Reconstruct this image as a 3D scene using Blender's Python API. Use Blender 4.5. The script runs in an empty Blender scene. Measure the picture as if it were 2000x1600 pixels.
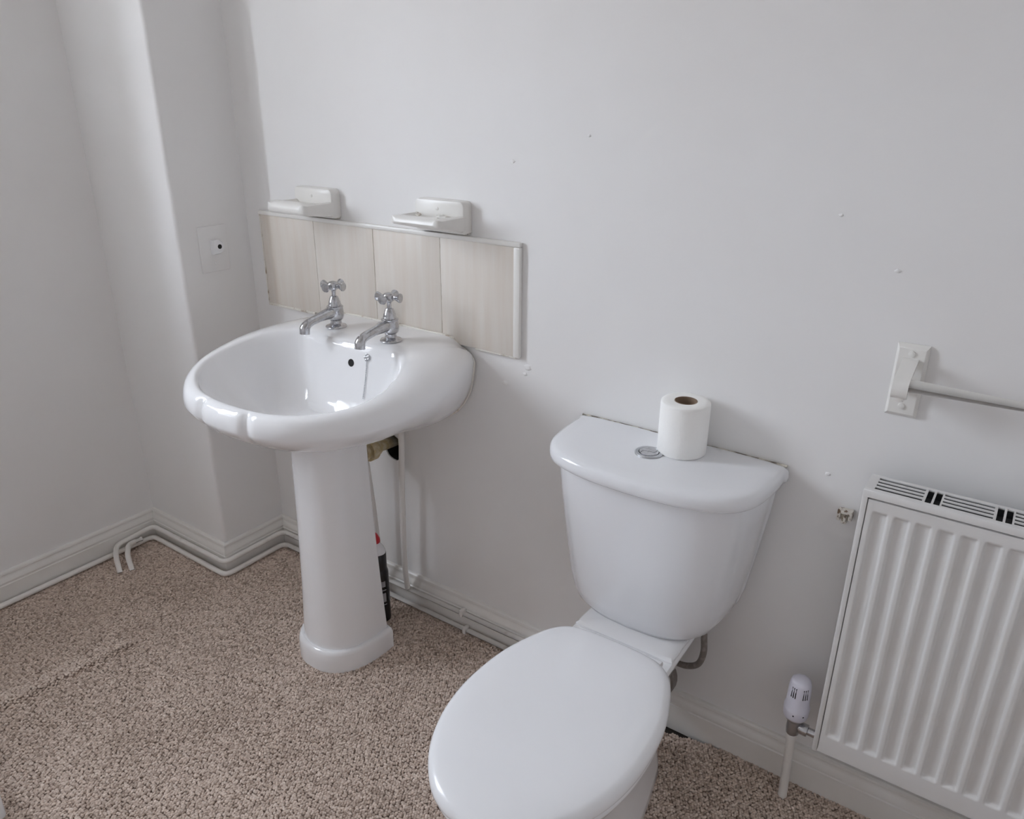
import bpy, bmesh, math, random
from mathutils import Vector, Matrix, noise
from mathutils.bvhtree import BVHTree
random.seed(7)
PI = math.pi
S = bpy.context.scene
COL = S.collection

# ------------------------------------------------------------------ camera
CAM = Vector((1.79358, -1.36077, 1.34917))
PITCH, YAW, ROLL, FPX = 0.383306, 0.610230, 0.006394, 1489.52
cd = bpy.data.cameras.new('camera'); cam = bpy.data.objects.new('camera', cd); COL.objects.link(cam)
fw = Vector((-math.sin(YAW)*math.cos(PITCH), math.cos(YAW)*math.cos(PITCH), -math.sin(PITCH)))
rt = Vector((math.cos(YAW), math.sin(YAW), 0)); up = rt.cross(fw)
r2 = rt*math.cos(ROLL) + up*math.sin(ROLL); u2 = up*math.cos(ROLL) - rt*math.sin(ROLL)
M3 = Matrix((r2, u2, -fw)).transposed()
cam.matrix_world = Matrix.Translation(CAM) @ M3.to_4x4()
cd.sensor_width = 36.0; cd.lens = FPX/2000*36.0; cd.clip_start = 0.02
S.camera = cam

# ------------------------------------------------------------------ world, light, exposure
XL, XC, YC = -0.4546, -0.0703, -0.2195       # left wall, boxed column edge and front
XR, YF, ZC = 2.52, -2.12, 2.36               # right wall, front wall, ceiling
WY0, WY1, WZ0, WZ1 = -1.46, -0.85, 1.10, 2.20  # window opening in the left wall
w = bpy.data.worlds.new('overcast_sky'); S.world = w; w.use_nodes = True
nt = w.node_tree; nt.nodes.clear()
wo = nt.nodes.new('ShaderNodeOutputWorld'); bg = nt.nodes.new('ShaderNodeBackground')
tc = nt.nodes.new('ShaderNodeTexCoord'); sx = nt.nodes.new('ShaderNodeSeparateXYZ')
cr = nt.nodes.new('ShaderNodeValToRGB'); mp = nt.nodes.new('ShaderNodeMapRange')
mp.inputs['From Min'].default_value = -1; mp.inputs['From Max'].default_value = 1
cr.color_ramp.elements[0].position = 0.46; cr.color_ramp.elements[0].color = (0.30, 0.29, 0.27, 1)
cr.color_ramp.elements[1].position = 0.53; cr.color_ramp.elements[1].color = (0.87, 0.95, 1.07, 1)
nt.links.new(tc.outputs['Generated'], sx.inputs[0]); nt.links.new(sx.outputs['Z'], mp.inputs['Value'])
nt.links.new(mp.outputs[0], cr.inputs[0]); nt.links.new(cr.outputs[0], bg.inputs['Color'])
bg.inputs['Strength'].default_value = 6.0
nt.links.new(bg.outputs[0], wo.inputs['Surface'])
ld = bpy.data.lights.new('window_portal', 'AREA'); ld.shape = 'RECTANGLE'
ld.size = WZ1-WZ0; ld.size_y = WY1-WY0; ld.cycles.is_portal = True
lo = bpy.data.objects.new('window_portal', ld); COL.objects.link(lo)
lo.location = (XL-0.22, (WY0+WY1)/2, (WZ0+WZ1)/2); lo.rotation_euler = (0, -PI/2, 0)
vs = S.view_settings
vs.view_transform = 'Standard'; vs.look = 'None'; vs.gamma = 1.0; vs.use_curve_mapping = False
vs.exposure = 2.16
S.cycles.max_bounces = 20; S.cycles.diffuse_bounces = 12; S.cycles.glossy_bounces = 6

# ------------------------------------------------------------------ materials
def newmat(name):
    m = bpy.data.materials.new(name); m.use_nodes = True
    n = m.node_tree.nodes; b = n['Principled BSDF']
    return m, m.node_tree, n, b
def mat(name, col, rough=0.5, metal=0.0, spec=0.5, bump=None, vary=None, coat=0.0):
    """bump=(scale,strength,distance); vary=(scale, other colour, low, high)"""
    m, t, n, b = newmat(name)
    b.inputs['Base Color'].default_value = (*col, 1); b.inputs['Roughness'].default_value = rough
    b.inputs['Metallic'].default_value = metal; b.inputs['Specular IOR Level'].default_value = spec
    b.inputs['Coat Weight'].default_value = coat
    co = n.new('ShaderNodeTexCoord')
    if bump:
        nz = n.new('ShaderNodeTexNoise'); nz.inputs['Scale'].default_value = bump[0]; nz.inputs['Detail'].default_value = 4
        bp = n.new('ShaderNodeBump'); bp.inputs['Strength'].default_value = bump[1]; bp.inputs['Distance'].default_value = bump[2]
        t.links.new(co.outputs['Object'], nz.inputs['Vector']); t.links.new(nz.outputs['Fac'], bp.inputs['Height'])
        t.links.new(bp.outputs['Normal'], b.inputs['Normal'])
    if vary:
        nz = n.new('ShaderNodeTexNoise'); nz.inputs['Scale'].default_value = vary[0]; nz.inputs['Detail'].default_value = 6
        r = n.new('ShaderNodeValToRGB'); r.color_ramp.elements[0].position = vary[2]; r.color_ramp.elements[1].position = vary[3]
        r.color_ramp.elements[0].color = (*col, 1); r.color_ramp.elements[1].color = (*vary[1], 1)
        t.links.new(co.outputs['Object'], nz.inputs['Vector']); t.links.new(nz.outputs['Fac'], r.inputs[0])
        t.links.new(r.outputs[0], b.inputs['Base Color'])
    return m
WALL = (0.83, 0.823, 0.818)
M = {}
M['wall'] = mat('wall_paint', WALL, 0.55, spec=0.3, bump=(9, 0.25, 0.004), vary=(1.7, (0.80, 0.785, 0.775), 0.45, 0.75))
M['gloss'] = mat('gloss_paint', (0.80, 0.785, 0.755), 0.32, bump=(60, 0.10, 0.002), vary=(12, (0.76, 0.74, 0.705), 0.5, 0.85))
M['pipe'] = mat('pipe_paint', (0.80, 0.78, 0.75), 0.35, bump=(90, 0.3, 0.002), vary=(35, (0.66, 0.62, 0.58), 0.6, 0.8))
M['ceramic'] = mat('white_ceramic', (0.86, 0.86, 0.87), 0.07, spec=0.5, coat=0.3)
M['cistern'] = mat('cool_white_ceramic', (0.83, 0.84, 0.865), 0.10, coat=0.2)
M['plastic'] = mat('white_plastic', (0.86, 0.865, 0.885), 0.22)
M['chrome'] = mat('worn_chrome', (0.60, 0.60, 0.62), 0.17, metal=1, vary=(160, (0.45, 0.45, 0.46), 0.45, 0.7))
M['steel'] = mat('satin_steel', (0.55, 0.56, 0.58), 0.30, metal=1)
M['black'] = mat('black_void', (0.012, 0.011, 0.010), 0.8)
M['brass'] = mat('dirty_brass', (0.55, 0.44, 0.24), 0.45, metal=0.5, vary=(50, (0.72, 0.66, 0.52), 0.4, 0.65))
M['rubber'] = mat('dirty_grey_hose', (0.20, 0.175, 0.16), 0.5, vary=(60, (0.36, 0.32, 0.29), 0.5, 0.75))
M['paper'] = mat('tissue_paper', (0.95, 0.945, 0.925), 0.95, spec=0.1, bump=(220, 0.3, 0.002))
M['card'] = mat('brown_card', (0.28, 0.20, 0.14), 0.9)
M['rad'] = mat('radiator_enamel', (0.72, 0.71, 0.70), 0.30, bump=(300, 0.05, 0.001), vary=(14, (0.69, 0.67, 0.65), 0.5, 0.8))
M['dark'] = mat('dark_metal_and_shade', (0.022, 0.022, 0.024), 0.5)  # also colours the radiator sheets that stand in for shade
M['trv'] = mat('lilac_white_plastic', (0.76, 0.75, 0.84), 0.35)
M['bottle'] = mat('black_bottle', (0.012, 0.012, 0.014), 0.22)
M['red'] = mat('red_cap', (0.60, 0.02, 0.035), 0.35)
M['print'] = mat('grey_print', (0.33, 0.33, 0.35), 0.5)
M['sealant'] = mat('old_sealant', (0.78, 0.75, 0.69), 0.5, bump=(120, 0.6, 0.004), vary=(40, (0.42, 0.34, 0.26), 0.56, 0.72))
M['grime_and_shade'] = mat('dirty_gap_and_shade', (0.16, 0.135, 0.11), 0.9, vary=(28, (0.70, 0.66, 0.58), 0.46, 0.56))
M['stub'] = mat('chipped_stub', (0.74, 0.70, 0.64), 0.7, vary=(120, (0.18, 0.12, 0.08), 0.52, 0.62))
M['board'] = mat('dusty_floorboard', (0.035, 0.028, 0.022), 0.9, bump=(30, 0.4, 0.004))
M['acrylic'] = mat('bath_acrylic', (0.86, 0.87, 0.89), 0.15)
# tile: cream with faint vertical streaks
m, t, n, b = newmat('cream_tile'); M['tile'] = m
b.inputs['Roughness'].default_value = 0.42; b.inputs['Specular IOR Level'].default_value = 0.35
co = n.new('ShaderNodeTexCoord'); mpn = n.new('ShaderNodeMapping'); mpn.inputs['Scale'].default_value = (55, 55, 4)
nz = n.new('ShaderNodeTexNoise'); nz.inputs['Scale'].default_value = 1; nz.inputs['Detail'].default_value = 5
r = n.new('ShaderNodeValToRGB'); r.color_ramp.elements[0].position = 0.3; r.color_ramp.elements[1].position = 0.72
r.color_ramp.elements[0].color = (0.71, 0.645, 0.575, 1); r.color_ramp.elements[1].color = (0.76, 0.72, 0.665, 1)
t.links.new(co.outputs['Object'], mpn.inputs[0]); t.links.new(mpn.outputs[0], nz.inputs['Vector'])
t.links.new(nz.outputs['Fac'], r.inputs[0]); t.links.new(r.outputs[0], b.inputs['Base Color'])
# carpet
def carpet_mat(name, c0, c1, c2, useattr):
    m, t, n, b = newmat(name)
    b.inputs['Roughness'].default_value = 0.95; b.inputs['Specular IOR Level'].default_value = 0.1
    co = n.new('ShaderNodeTexCoord'); r = n.new('ShaderNodeValToRGB')
    r.color_ramp.elements[0].color = (*c0, 1); r.color_ramp.elements[1].color = (*c2, 1)
    e = r.color_ramp.elements.new(0.5); e.color = (*c1, 1)
    if useattr:
        oi = n.new('ShaderNodeAttribute'); oi.attribute_name = 'tint'; oi.attribute_type = 'INSTANCER'
        r.color_ramp.elements[0].position = 0.0; r.color_ramp.elements[2].position = 1.0
        t.links.new(oi.outputs['Fac'], r.inputs[0])
    else:
        nz = n.new('ShaderNodeTexNoise'); nz.inputs['Scale'].default_value = 220; nz.inputs['Detail'].default_value = 2
        vo = n.new('ShaderNodeTexVoronoi'); vo.inputs['Scale'].default_value = 170
        bp = n.new('ShaderNodeBump'); bp.inputs['Strength'].default_value = 0.8; bp.inputs['Distance'].default_value = 0.004; bp.invert = True
        t.links.new(co.outputs['Object'], nz.inputs['Vector']); t.links.new(co.outputs['Object'], vo.inputs['Vector'])
        t.links.new(nz.outputs['Fac'], r.inputs[0]); t.links.new(vo.outputs['Distance'], bp.inputs['Height'])
        t.links.new(bp.outputs['Normal'], b.inputs['Normal'])
    t.links.new(r.outputs[0], b.inputs['Base Color'])
    return m
M['carpet'] = carpet_mat('carpet_backing', (0.30, 0.23, 0.185), (0.42, 0.33, 0.275), (0.52, 0.42, 0.36), False)
M['pile'] = carpet_mat('carpet_loops', (0.40, 0.315, 0.26), (0.66, 0.545, 0.47), (0.78, 0.67, 0.595), True)
m, t, n, b = newmat('window_glass'); M['glass'] = m
n.remove(b); out = n['Material Output']; tr = n.new('ShaderNodeBsdfTransparent'); gl = n.new('ShaderNodeBsdfGlossy')
gl.inputs['Roughness'].default_value = 0.02; mx = n.new('ShaderNodeMixShader'); mx.inputs[0].default_value = 0.06
t.links.new(tr.outputs[0], mx.inputs[1]); t.links.new(gl.outputs[0], mx.inputs[2]); t.links.new(mx.outputs[0], out.inputs['Surface'])

# ------------------------------------------------------------------ helpers
def origin_of(p):
    o = Vector((0, 0, 0))
    while p is not None:
        o += p.location; p = p.parent
    return o
def finish(name, bm, m, parent=None, smooth=True, at=None, angle=40):
    """bmesh in world coordinates -> object; shifted to the parent's (or its own) base point"""
    off = origin_of(parent) if parent else Vector(at or (0, 0, 0))
    bmesh.ops.recalc_face_normals(bm, faces=bm.faces)
    bmesh.ops.translate(bm, verts=bm.verts, vec=-off)
    me = bpy.data.meshes.new(name); bm.to_mesh(me); bm.free()
    if smooth:
        me.polygons.foreach_set('use_smooth', [True]*len(me.polygons))
        me.set_sharp_from_angle(angle=math.radians(angle))
    me.materials.append(M[m] if isinstance(m, str) else m)
    o = bpy.data.objects.new(name, me); COL.objects.link(o)
    if parent: o.parent = parent
    else: o.location = off
    return o
def tag(o, label, cat, group=None):
    o['label'] = label; o['category'] = cat
    if group: o['group'] = group
    return o
def thing(name, loc, label, cat, group=None):
    o = bpy.data.objects.new(name, None); COL.objects.link(o); o.location = loc
    o.empty_display_size = 0.05
    return tag(o, label, cat, group)
def struct(o): o['kind'] = 'structure'; return o
def bm_box(bm, x0, x1, y0, y1, z0, z1, bev=0.0, seg=2):
    b2 = bmesh.new()
    v = [b2.verts.new((x, y, z)) for x in (x0, x1) for y in (y0, y1) for z in (z0, z1)]
    for f in ((0,1,3,2),(4,6,7,5),(0,4,5,1),(2,3,7,6),(0,2,6,4),(1,5,7,3)): b2.faces.new([v[i] for i in f])
    bmesh.ops.recalc_face_normals(b2, faces=b2.faces)
    if bev: bmesh.ops.bevel(b2, geom=list(b2.edges), offset=bev, segments=seg, profile=0.5, affect='EDGES')
    merge(bm, b2)
def merge(bm, b2):
    me = bpy.data.meshes.new('tmp'); b2.to_mesh(me); b2.free(); bm.from_mesh(me); bpy.data.meshes.remove(me)
def box(name, m, parent, *a, bev=0.0, seg=2, at=None):
    bm = bmesh.new(); bm_box(bm, *a, bev=bev, seg=seg); return finish(name, bm, m, parent, at=at)
def bm_loft(bm, rings, cap0=True, cap1=True, closed=True):
    R = [[bm.verts.new(p) for p in ring] for ring in rings]
    n = len(R[0])
    for a, c in zip(R, R[1:]):
        for i in range(n if closed else n-1):
            j = (i+1) % n; bm.faces.new((a[i], a[j], c[j], c[i]))
    if cap0: bm.faces.new(R[0])
    if cap1: bm.faces.new(R[-1][::-1])
    return R
def frame(d):
    d = Vector(d).normalized(); a = Vector((0, 0, 1)) if abs(d.z) < 0.9 else Vector((1, 0, 0))
    x = d.cross(a).normalized(); return x, x.cross(d).normalized(), d
def bm_lathe(bm, prof, org=(0,0,0), axis=(0,0,1), seg=32, cap0=True, cap1=True):
    x, y, d = frame(axis); org = Vector(org); rings = []
    for r_, h in prof:
        rings.append([org + d*h + x*(r_*math.cos(2*PI*i/seg)) + y*(r_*math.sin(2*PI*i/seg)) for i in range(seg)])
    bm_loft(bm, rings, cap0, cap1)
def lathe(name, m, parent, prof, org, axis=(0,0,1), seg=32, at=None, cap0=True, cap1=True, angle=40):
    bm = bmesh.new(); bm_lathe(bm, prof, org, axis, seg, cap0, cap1); return finish(name, bm, m, parent, at=at, angle=angle)
def fillet(pts, r, n=6):
    pts = [Vector(p) for p in pts]; out = [pts[0]]
    for a, p, c in zip(pts, pts[1:], pts[2:]):
        u, v = (a-p), (c-p); l = min(r, u.length*0.49, v.length*0.49); u.normalize(); v.normalize()
        A, B = p+u*l, p+v*l
        for i in range(n+1):
            k = i/n; out.append(A*(1-k)**2 + p*2*k*(1-k) + B*k*k)
    out.append(pts[-1]); return out
def bm_tube(bm, path, r, seg=12, rfun=None):
    path = [Vector(p) for p in path]; rings = []; x = None
    for i, p in enumerate(path):
        d = (path[min(i+1, len(path)-1)] - path[max(i-1, 0)]).normalized()
        if x is None: x, y, _ = frame(d)
        else:
            x = (x - d*x.dot(d)).normalized(); y = d.cross(x)
        rr = rfun(i/(len(path)-1)) if rfun else r
        rings.append([p + x*rr*math.cos(2*PI*k/seg) + y*rr*math.sin(2*PI*k/seg) for k in range(seg)])
    bm_loft(bm, rings)
def tube(name, m, parent, path, r, fil=0.0, seg=12, at=None, rfun=None):
    bm = bmesh.new(); bm_tube(bm, fillet(path, fil) if fil else path, r, seg, rfun); return finish(name, bm, m, parent, at=at)
def catmull(P, per):
    """open Catmull-Rom through tuples, per samples a span"""
    P = [Vector(p) for p in P]; out = []
    for i in range(len(P)-1):
        p0 = P[i-1] if i else P[0]*2-P[1]; p1, p2 = P[i], P[i+1]; p3 = P[i+2] if i+2 < len(P) else P[-1]*2-P[-2]
        for k in range(per):
            s = k/per
            out.append(0.5*((2*p1)+(p2-p0)*s+(2*p0-5*p1+4*p2-p3)*s*s+(3*p1-p0-3*p2+p3)*s**3))
    out.append(P[-1]); return out
def mirror_loop(half):
    """half outline from back centre round +x to front centre -> closed loop list of (x,y)"""
    return half + [Vector((-p.x, *p[1:])) for p in half[-2:0:-1]]
def sstep(a, b, x):
    t = max(0, min(1, (x-a)/(b-a))); return t*t*(3-2*t)

# ------------------------------------------------------------------ room shell
HOLE = [(0.446+0.034*math.cos(a)*(1+0.18*math.sin(3*a)), 0.477+0.041*math.sin(a)*(1+0.12*math.cos(2*a+1))) for a in [2*PI*i/20 for i in range(20)]]
bm = bmesh.new()
outer = [bm.verts.new((x, 0, z)) for x, z in ((XL-0.25, -0.1), (XR+0.1, -0.1), (XR+0.1, ZC+0.1), (XL-0.25, ZC+0.1))]
inner = [bm.verts.new((x, 0, z)) for x, z in HOLE]
ed = [bm.edges.new((L[i], L[(i+1) % len(L)])) for L in (outer, inner) for i in range(len(L))]
bmesh.ops.triangle_fill(bm, use_beauty=True, use_dissolve=False, edges=ed)
ib = [bm.verts.new((x, 0.005, z)) for x, z in HOLE]
for i in range(len(ib)):
    j = (i+1) % len(ib); bm.faces.new((inner[i], inner[j], ib[j], ib[i]))
ob = [bm.verts.new((v.co.x, 0.12, v.co.z)) for v in outer]
for i in range(4): bm.faces.new((outer[i], outer[(i+1) % 4], ob[(i+1) % 4], ob[i]))
bm.faces.new(ob)
wall_back = struct(finish('wall_back', bm, 'wall', smooth=False))
wall_back['label'] = 'white painted plaster wall behind the basin and toilet'
# dark lining of the pipe hole
bm = bmesh.new()
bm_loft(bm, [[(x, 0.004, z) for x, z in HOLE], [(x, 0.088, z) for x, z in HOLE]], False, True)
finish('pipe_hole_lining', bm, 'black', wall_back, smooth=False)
rb = random.Random(11)
for x, z, r_ in ((.885, .792, .010), (.878, .775, .006), (.822, .742, .008), (.84, 1.235, .006), (1.02, 1.29, .004), (1.60, 1.10, .005), (1.50, 1.18, .004), (1.55, .72, .005)):
    bm = bmesh.new(); rings = []
    for s_, y in ((1, 0.0), (.92, -.0008), (.6, -.0016), (.2, -.0019)):
        rings.append([(x+r_*s_*math.cos(2*PI*i/14)*(1+.25*math.sin(i*1.7+x*40)), y, z+r_*.7*s_*math.sin(2*PI*i/14)) for i in range(14)])
    bm_loft(bm, rings); finish('plaster_lump', bm, 'wall', wall_back)
# left wall with window opening
bm = bmesh.new(); X0 = XL-0.25
bm_box(bm, X0, XL, YF, 0, -0.1, WZ0); bm_box(bm, X0, XL, YF, 0, WZ1, ZC+0.1)
bm_box(bm, X0, XL, YF, WY0, WZ0, WZ1); bm_box(bm, X0, XL, WY1, 0, WZ0, WZ1)
struct(finish('wall_left', bm, 'wall', smooth=False))['label'] = 'white painted side wall left of the boxed column'
# boxed-in column in the corner, rounded edge
bm = bmesh.new()
R0 = 0.012; pts = [(XL, 0.0), (XL, YC)] + [(XC-R0+R0*math.sin(a), YC+R0-R0*math.cos(a)) for a in [PI/2*i/6 for i in range(7)]] + [(XC, 0.0)]
zs = [-0.1 + (ZC+0.1)*i/40 for i in range(41)]
rings = []
for z in zs:
    wob = 0.0012*noise.noise(Vector((0, 0, z*9)))
    rings.append([(x+(wob if x > XC-0.02 else 0), y+(wob if y < -0.1 and x > XL+.01 else 0), z) for x, y in pts])
bm_loft(bm, rings)
struct(finish('wall_column', bm, 'wall', angle=60))['label'] = 'boxed white plaster column in the room corner'
struct(box('wall_right', 'wall', None, XR, XR+0.1, YF, 0, -0.1, ZC+0.1))
struct(box('wall_front', 'wall', None, XL-0.25, XR+0.1, YF-0.1, YF, -0.1, ZC+0.1))
struct(box('ceiling', 'wall', None, XL-0.25, XR+0.1, YF-0.1, 0.12, ZC, ZC+0.1))
struct(box('floor', 'board', None, XL-0.25, XR+0.1, YF-0.1, 0.12, -0.12, -0.014))
# window
W = thing('window_1', (XL-0.2, (WY0+WY1)/2, WZ0), 'white framed window in the left wall', 'window'); del W['category']; struct(W)
bm = bmesh.new(); xa, xb = XL-0.23, XL-0.18
for a in ((WY0, WY0+0.05, WZ0, WZ1), (WY1-0.05, WY1, WZ0, WZ1), (WY0+0.05, WY1-0.05, WZ0, WZ0+0.05), (WY0+0.05, WY1-0.05, WZ1-0.05, WZ1)):
    bm_box(bm, xa, xb, *a)
finish('window_frame', bm, 'gloss', W, smooth=False)
ym = (WY0+WY1)/2
box('mullion', 'gloss', W, xa, xb, ym-0.025, ym+0.025, WZ0+0.05, WZ1-0.05)
for ya, yb in ((WY0+0.05, ym-0.025), (ym+0.025, WY1-0.05)):
    box('pane', 'glass', W, XL-0.207, XL-0.203, ya, yb, WZ0+0.05, WZ1-0.05)
box('window_sill', 'gloss', W, XL-0.18, XL+0.03, WY0-0.02, WY1+0.02, WZ0-0.025, WZ0+0.004, bev=0.006)

# ------------------------------------------------------------------ skirting boards
SK = [(0, 0.016), (0.058, 0.016), (0.060, 0.0135), (0.064, 0.0135), (0.066, 0.0155), (0.071, 0.0150), (0.078, 0.0105), (0.082, 0.0085),
      (0.086, 0.0085), (0.088, 0.0100), (0.093, 0.0090), (0.0965, 0.0055), (0.097, 0.0)]
def skirting(name, p, q, nrm, m0, m1, label):
    """p,q on the wall line; m0/m1: +1 outside mitre, -1 inside mitre, 0 square"""
    p, q, nrm = Vector((*p, 0)), Vector((*q, 0)), Vector((*nrm, 0)); d = (q-p).normalized(); n_ = max(2, int((q-p).length/0.03))
    bm = bmesh.new(); rings = []
    for i in range(n_+1):
        k = i/n_; ring = []
        for z, th in SK:
            a = p - d*(th*m0); c = q + d*(th*m1); pt = a*(1-k)+c*k + nrm*th
            ww = 0.0008*noise.noise(Vector((pt.x*14, pt.y*14, z*20))) if th > 0 else 0
            ring.append(pt + nrm*ww + Vector((0, 0, z - 0.010*(z == 0))))
        ring.append(a*(1-k)+c*k + Vector((0, 0, -0.01)))
        rings.append(ring)
    bm_loft(bm, rings)
    o = struct(finish(name, bm, 'gloss', angle=30)); o['label'] = label
skirting('baseboard_left', (XL, YF), (XL, YC), (1, 0), 0, -1, 'moulded white skirting along the left wall')
skirting('baseboard_column_front', (XL, YC), (XC, YC), (0, -1), -1, 1, 'moulded white skirting across the front of the column')
skirting('baseboard_column_side', (XC, YC), (XC, 0), (1, 0), 1, -1, 'moulded white skirting on the side of the column')
skirting('baseboard_back', (XC, 0), (XR, 0), (0, -1), -1, -1, 'moulded white skirting along the back wall')
skirting('baseboard_right', (XR, 0), (XR, YF), (-1, 0), -1, 0, 'moulded white skirting along the right wall')

# ------------------------------------------------------------------ carpet
def hgt(x, y):
    # a sunken board edge under the carpet at left, another in front of the toilet, soft waves
    h = 0.0015*noise.noise(Vector((x*5, y*5, 0.3)))
    xe = 0.030 + 0.10*(y+0.55)
    inside = sstep(-0.96, -0.92, y)*sstep(-0.555, -0.60, y)
    h += 0.010*inside*sstep(xe+0.010, xe-0.008, x)*sstep(-0.20, 0.02, x)
    h += 0.004*sstep(-0.575, -0.60, y)*sstep(-0.20, -0.17, x)*sstep(0.0, -0.06, x)*sstep(-0.95, -0.9, y)
    xe2 = 0.862 - 0.12*(y+0.548)
    h += 0.012*sstep(-0.535, -0.575, y)*sstep(-0.9, -0.7, y)*sstep(xe2-0.004, xe2+0.004, x)*sstep(1.0, 0.88, x)
    return h
def gap(x, y):
    return 1.27 < x < 1.43 and y > -0.016 - 0.024*sstep(1.44, 1.30, x) + 0.004*noise.noise(Vector((x*60, 0, 0)))
GX0, GX1, GY0, GY1 = XL+0.014, 2.30, -1.62, -0.014
bm = bmesh.new(); nx, ny = 170, 110
V = [[None]*(ny+1) for _ in range(nx+1)]
for i in range(nx+1):
    for j in range(ny+1):
        x = GX0+(GX1-GX0)*i/nx; y = GY0+(GY1-GY0)*j/ny
        V[i][j] = bm.verts.new((x, y, hgt(x, y)-0.004))
for i in range(nx):
    for j in range(ny):
        c = V[i][j].co
        if gap(c.x+0.008, c.y+0.008): continue
        bm.faces.new((V[i][j], V[i+1][j], V[i+1][j+1], V[i][j+1]))
bm_box(bm, GX0, XR-0.01, YF+0.01, GY0, -0.014, -0.001); bm_box(bm, GX1, XR-0.01, GY0, GY1, -0.014, -0.001)
carpet = finish('carpet', bm, 'carpet')
tag(carpet, 'worn beige-brown loop pile carpet fitted over the whole floor', 'carpet')
pts = []; pit = 0.0064; row = 0; y = GY0
def blocked(x, y):
    if x < XC+0.014 and y > YC-0.014: return True
    return gap(x, y)
while y < GY1:
    x = GX0 + (row % 2)*pit*0.5
    while x < GX1:
        jx, jy = x+random.uniform(-1, 1)*0.0017, y+random.uniform(-1, 1)*0.0017
        if not blocked(jx, jy): pts.append((jx, jy, hgt(jx, jy)-0.0008+random.uniform(-1, 1)*0.0007))
        x += pit
    y += pit*0.87; row += 1
me = bpy.data.meshes.new('carpet_pile'); me.from_pydata(pts, [], [])
at_ = me.attributes.new('tint', 'FLOAT', 'POINT')
tv = []
for p in pts:
    big = 0.5+0.5*noise.noise(Vector((p[0]*6, p[1]*6, 2)))
    v = 0.32*big + 0.25 + random.gauss(0, 0.20)
    xe = 0.030 + 0.10*(p[1]+0.55)
    if -0.94 < p[1] < -0.56 and xe-0.045 < p[0] < xe-0.004: v += 0.20      # flattened, paler strip along the board edge
    if random.random() < 0.03: v = 0.0
    tv.append(max(0, min(1, v)))
at_.data.foreach_set('value', tv)
me.materials.append(M['pile'])
pile = bpy.data.objects.new('carpet_pile', me); COL.objects.link(pile); pile.parent = carpet; pile['kind'] = 'stuff'
ng = bpy.data.node_groups.new('loops', 'GeometryNodeTree')
ng.interface.new_socket('Geometry', in_out='INPUT', socket_type='NodeSocketGeometry')
ng.interface.new_socket('Geometry', in_out='OUTPUT', socket_type='NodeSocketGeometry')
gi, go = ng.nodes.new('NodeGroupInput'), ng.nodes.new('NodeGroupOutput')
ico = ng.nodes.new('GeometryNodeMeshIcoSphere'); ico.inputs['Radius'].default_value = 0.0036; ico.inputs['Subdivisions'].default_value = 2
sh = ng.nodes.new('GeometryNodeSetShadeSmooth'); sm = ng.nodes.new('GeometryNodeSetMaterial'); sm.inputs['Material'].default_value = M['pile']
ip = ng.nodes.new('GeometryNodeInstanceOnPoints')
rs = ng.nodes.new('FunctionNodeRandomValue'); rs.data_type = 'FLOAT_VECTOR'
rs.inputs[0].default_value = (0.75, 0.95, 0.65); rs.inputs[1].default_value = (1.05, 1.35, 1.05)
rr = ng.nodes.new('FunctionNodeRandomValue'); rr.data_type = 'FLOAT_VECTOR'
rr.inputs[0].default_value = (-0.4, -0.4, 0); rr.inputs[1].default_value = (0.4, 0.4, 3.1)
L_ = ng.links.new
L_(gi.outputs[0], ip.inputs['Points']); L_(ico.outputs['Mesh'], sh.inputs['Geometry']); L_(sh.outputs[0], sm.inputs['Geometry'])
L_(sm.outputs[0], ip.inputs['Instance']); L_(rs.outputs[0], ip.inputs['Scale']); L_(rr.outputs[0], ip.inputs['Rotation'])
L_(ip.outputs[0], go.inputs[0])
pile.modifiers.new('loops', 'NODES').node_group = ng

# ------------------------------------------------------------------ tiled splashback
TW, TZ1, TZ0 = 0.214, 1.0602, 0.8136
sp = thing('tiled_splashback', (0.43, 0, TZ0), 'row of four cream streaked tiles with white trim above the basin', 'splashback')
for i in range(4):
    box('tile', 'tile', sp, i*TW+0.001, (i+1)*TW-0.001-(0.004 if i == 3 else 0), -0.008-0.0004*(i % 2), 0.0, TZ0, TZ1, bev=0.0012, seg=2)
box('grout', 'sealant', sp, 0.0005, 4*TW-0.004, -0.0066, 0.0, TZ0+0.001, TZ1)
box('top_trim', 'gloss', sp, -0.003, 4*TW+0.012, -0.0125, 0.0, TZ1, TZ1+0.011, bev=0.003)
box('side_trim', 'gloss', sp, 4*TW-0.005, 4*TW+0.012, -0.0125, 0.0, TZ0-0.001, TZ1+0.0003, bev=0.003)
box('sealant_edge', 'sealant', sp, -0.003, 0.0012, -0.0095, 0, TZ0, TZ1, bev=0.001)
box('sealant_edge', 'sealant', sp, -0.003, 0.19, -0.0095, 0, TZ0-0.007, TZ0, bev=0.002)
box('sealant_edge', 'sealant', sp, 0.74, 4*TW, -0.0085, 0, TZ0-0.004, TZ0, bev=0.001)

# ------------------------------------------------------------------ washbasin
XB = 0.475
basin = thing('pedestal_washbasin', (XB, -0.28, 0), 'white ceramic shell-shaped washbasin on a tall pedestal', 'washbasin')
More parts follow.
